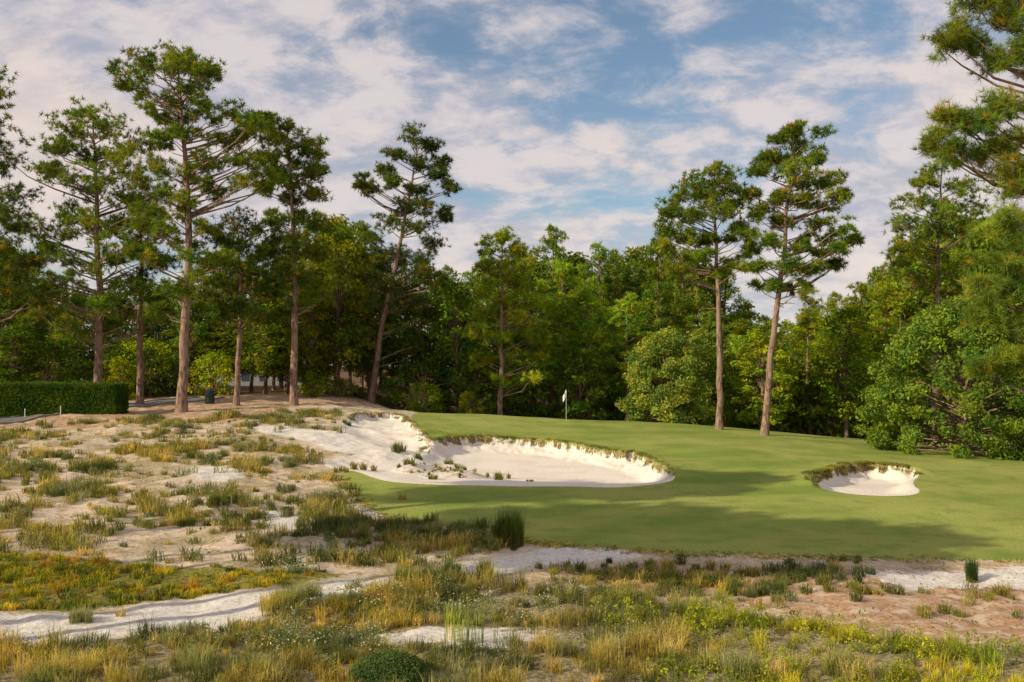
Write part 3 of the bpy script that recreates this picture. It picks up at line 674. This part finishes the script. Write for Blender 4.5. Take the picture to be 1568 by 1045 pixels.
P3 = lift(p); n = len(P3); blades(fg, P3, rng.uniform(.22, .42, n), rng.uniform(.6, 1.3, n), 55, .012, pal(n, [(.26,.25,.11), TN, (.18,.2,.08)]), base=.35)
for (px, py, rad, k, h) in [(425,935,.5,18,.6),(460,925,.4,12,.55),(130,945,.3,8,.45),(590,930,.5,14,.5),(930,1010,.5,12,.8),(1020,1000,.4,10,.7),(840,1000,.5,10,.6),(300,1020,.7,14,.6),(120,1030,.7,14,.6),(1130,1030,.5,12,.7),(1300,1030,.5,12,.65),(400,1040,.5,12,.6),(20,1000,.5,10,.5)]:
    c = ground(px, py); P3 = lift(c + rng.normal(0, rad * .5, (k, 2))); blades(fg, P3, rng.uniform(.6, 1, k) * h, rng.uniform(.5, 1.1, k), 60, .010, pal(k, [(.38,.34,.15), (.50,.42,.24)]))
c = ground(714, 990); P3 = lift(c + rng.normal(0, .16, (6, 2))); blades(fg, P3, rng.uniform(.75, 1.2, 6), np.full(6, .3), 14, .013, pal(6, [(.34, .40, .07)]))
fg.obj("meadow_grass_foreground", M_grass)
for (px, py, h, k, cl, sp) in [(786,833,1.25,16,(.085,.12,.04),.22),(1491,884,.75,6,(.06,.09,.035),.35),(623,905,.75,6,(.09,.14,.05),.3),(690,885,.6,6,(.14,.18,.08),.4),(742,890,.55,6,(.2,.21,.1),.5),(328,782,.65,5,(.10,.13,.05),.4),(358,775,.5,4,(.10,.13,.05),.4)]:
    c = ground(px, py); zc_ = gz(*c); e = MB(); P3 = lift(c + rng.normal(0, .13 if h > 1 else .1, (k, 2))); P3 -= np.array([c[0], c[1], zc_])
    blades(e, P3, np.full(k, h) * rng.uniform(.7, 1.05, k), np.full(k, sp), 110, .012, pal(k, [cl]), tip=1.7, root=(.22, .16, .07), base=.12)
    o = e.obj("rush_clump", M_grass); o.location = (c[0], c[1], zc_)
hm = MB(); wm = MB()
for (px, py, rad, k) in [(440,880,.5,10),(600,925,.8,16),(560,935,.7,12),(480,975,1.0,18),(520,1000,1.0,14),(660,915,.6,10),(810,940,.8,10),(700,930,.8,10),(300,990,.6,6),(1000,985,.6,6),(60,1000,.6,6),(880,915,.5,6)]:
    c0 = ground(px, py); P3 = lift(c0 + rng.normal(0, rad * .55, (k, 2)) * [1.5, .8])
    for q in P3:
        d = unit(rng.normal(size=(130, 3))); d[:, 2] = np.abs(d[:, 2]); r = rng.uniform(.16, .32)
        leaves(hm, q + d * r * rng.random((130, 1)) ** .4 * [1.2, 1.2, 1.1], d, .022, np.tile(np.array([.14, .19, .09]) * rng.uniform(.8, 1.2), (130, 1)))
        d = unit(rng.normal(size=(16, 3))); d[:, 2] = np.abs(d[:, 2]) + .3
        leaves(wm, q + d * r * 1.1, np.array([0, -.3, 1.5]), .02, np.tile([.66, .66, .68], (16, 1)))
hm.obj("aster_plants", M_herb); wm.obj("aster_flowers", M_grass)
bm_ = MB(); c = ground(598, 1035); d = unit(rng.normal(size=(7000, 3))); d[:, 2] = np.abs(d[:, 2])
q0 = np.array([c[0], c[1] - .1, gz(*c)])
leaves(bm_, q0 + d * (.85 + .25 * rng.random((7000, 1))) * [.62, .55, .40] , d * 1.2, .024, np.tile([.075, .13, .055], (7000, 1)))
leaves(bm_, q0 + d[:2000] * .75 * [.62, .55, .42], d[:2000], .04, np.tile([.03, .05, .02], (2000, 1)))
bm_.obj("rounded_bush", M_herb)
ff = MB()
reg_ = W([(900,935),(1200,952),(1560,1000),(1600,1110),(1000,1110)])
p = scatter(reg_, int(area(reg_) * 9), lambda a, b: sstep(.38, .55, fbm(a + 11, b, .9))); P3 = lift(p)
for q in P3:
    k = 55; h = rng.uniform(.2, .5); zz = rng.random(k); an = rng.uniform(0, 6.28, k); rr_ = .04 + .13 * (1 - zz)
    pc_ = q + np.stack([np.cos(an) * rr_, np.sin(an) * rr_, zz * h], -1)
    leaves(ff, pc_, np.array([0, 0, 1.0]), .028, np.tile(np.array([.33, .37, .04]) * rng.uniform(.45, 1.25), (k, 1)))
ff.obj("goldenrod_plants", M_herb)
lt = MB(); p = scatter(right, int(area(right) * 10)); P3 = lift(p) + [0, 0, .02]
leaves(lt, P3, np.array([0, 0, 2.]), .035, pal(len(P3), [(.3, .16, .08), (.45, .32, .18), (.12, .08, .05)])); lt.obj("leaf_litter", M_grass)

# ---------------------------------------------------------------- sky + sun
S3 = Vector((SV[0] * math.cos(EL), SV[1] * math.cos(EL), math.sin(EL)))
sd = bpy.data.lights.new("sun", 'SUN'); sd.energy = 5.0; sd.angle = math.radians(.5); sd.color = (1, .86, .62)
so = bpy.data.objects.new("sun", sd); COL.objects.link(so); so.rotation_euler = S3.to_track_quat('Z', 'Y').to_euler(); so.location = (-60, -40, 60)
wld = bpy.data.worlds.new("World"); scene.world = wld; wld.use_nodes = True
t = T(wld.node_tree)
sky = t.n('ShaderNodeTexSky', sky_type='NISHITA', sun_disc=False); sky.sun_elevation = EL; sky.sun_rotation = math.atan2(SV[0], SV[1]) % (2 * math.pi)
sky.air_density = 1.0; sky.dust_density = .6; sky.ozone_density = 2.0
gen = t.n('ShaderNodeTexCoord').outputs['Generated']; sx = t.n('ShaderNodeSeparateXYZ'); t.t.links.new(gen, sx.inputs[0])
zz = t.m('ADD', t.m('MAXIMUM', sx.outputs[2], 0.0), .34)
cb = t.n('ShaderNodeCombineXYZ'); t.set(cb.inputs[0], t.m('DIVIDE', sx.outputs[0], zz)); t.set(cb.inputs[1], t.m('DIVIDE', sx.outputs[1], zz))
mp = t.n('ShaderNodeMapping'); mp.inputs['Rotation'].default_value = (0, 0, math.radians(28)); mp.inputs['Scale'].default_value = (1.0, 1.25, 1); mp.inputs['Location'].default_value = (6.4, 2.7, 0)
t.t.links.new(cb.outputs[0], mp.inputs[0])
n1 = t.noise(1.5, 10, .60, mp.outputs[0], .15); n2 = t.noise(6.5, 8, .64, mp.outputs[0], .2)
n3 = t.noise(1.5, 3, .5, cb.outputs[0])
msk = t.ramp(t.m('ADD', t.m('MULTIPLY', n1, .68), t.m('MULTIPLY', n2, .32)), .375, .515)
ccol = t.mix(t.ramp(n2, .38, .60), (5.0, 5.0, 5.8), (8.2, 7.3, 7.1))
ccol = t.mix(t.m('MULTIPLY', t.ramp(n3, .48, .62), .6), ccol, (9.8, 8.0, 6.8))
skc = t.mix(1.0, sky.outputs[0], (1.2, 1.2, 1.15), 'MULTIPLY')
fin = t.mix(t.m('MULTIPLY', msk, .88), skc, ccol)
bg = t.n('ShaderNodeBackground'); t.set(bg.inputs[0], fin); bg.inputs[1].default_value = .095
o = t.n('ShaderNodeOutputWorld'); t.t.links.new(bg.outputs[0], o.inputs[0])
vs = scene.view_settings; vs.view_transform = 'Standard'; vs.look = 'None'; vs.exposure = 0; vs.gamma = 1
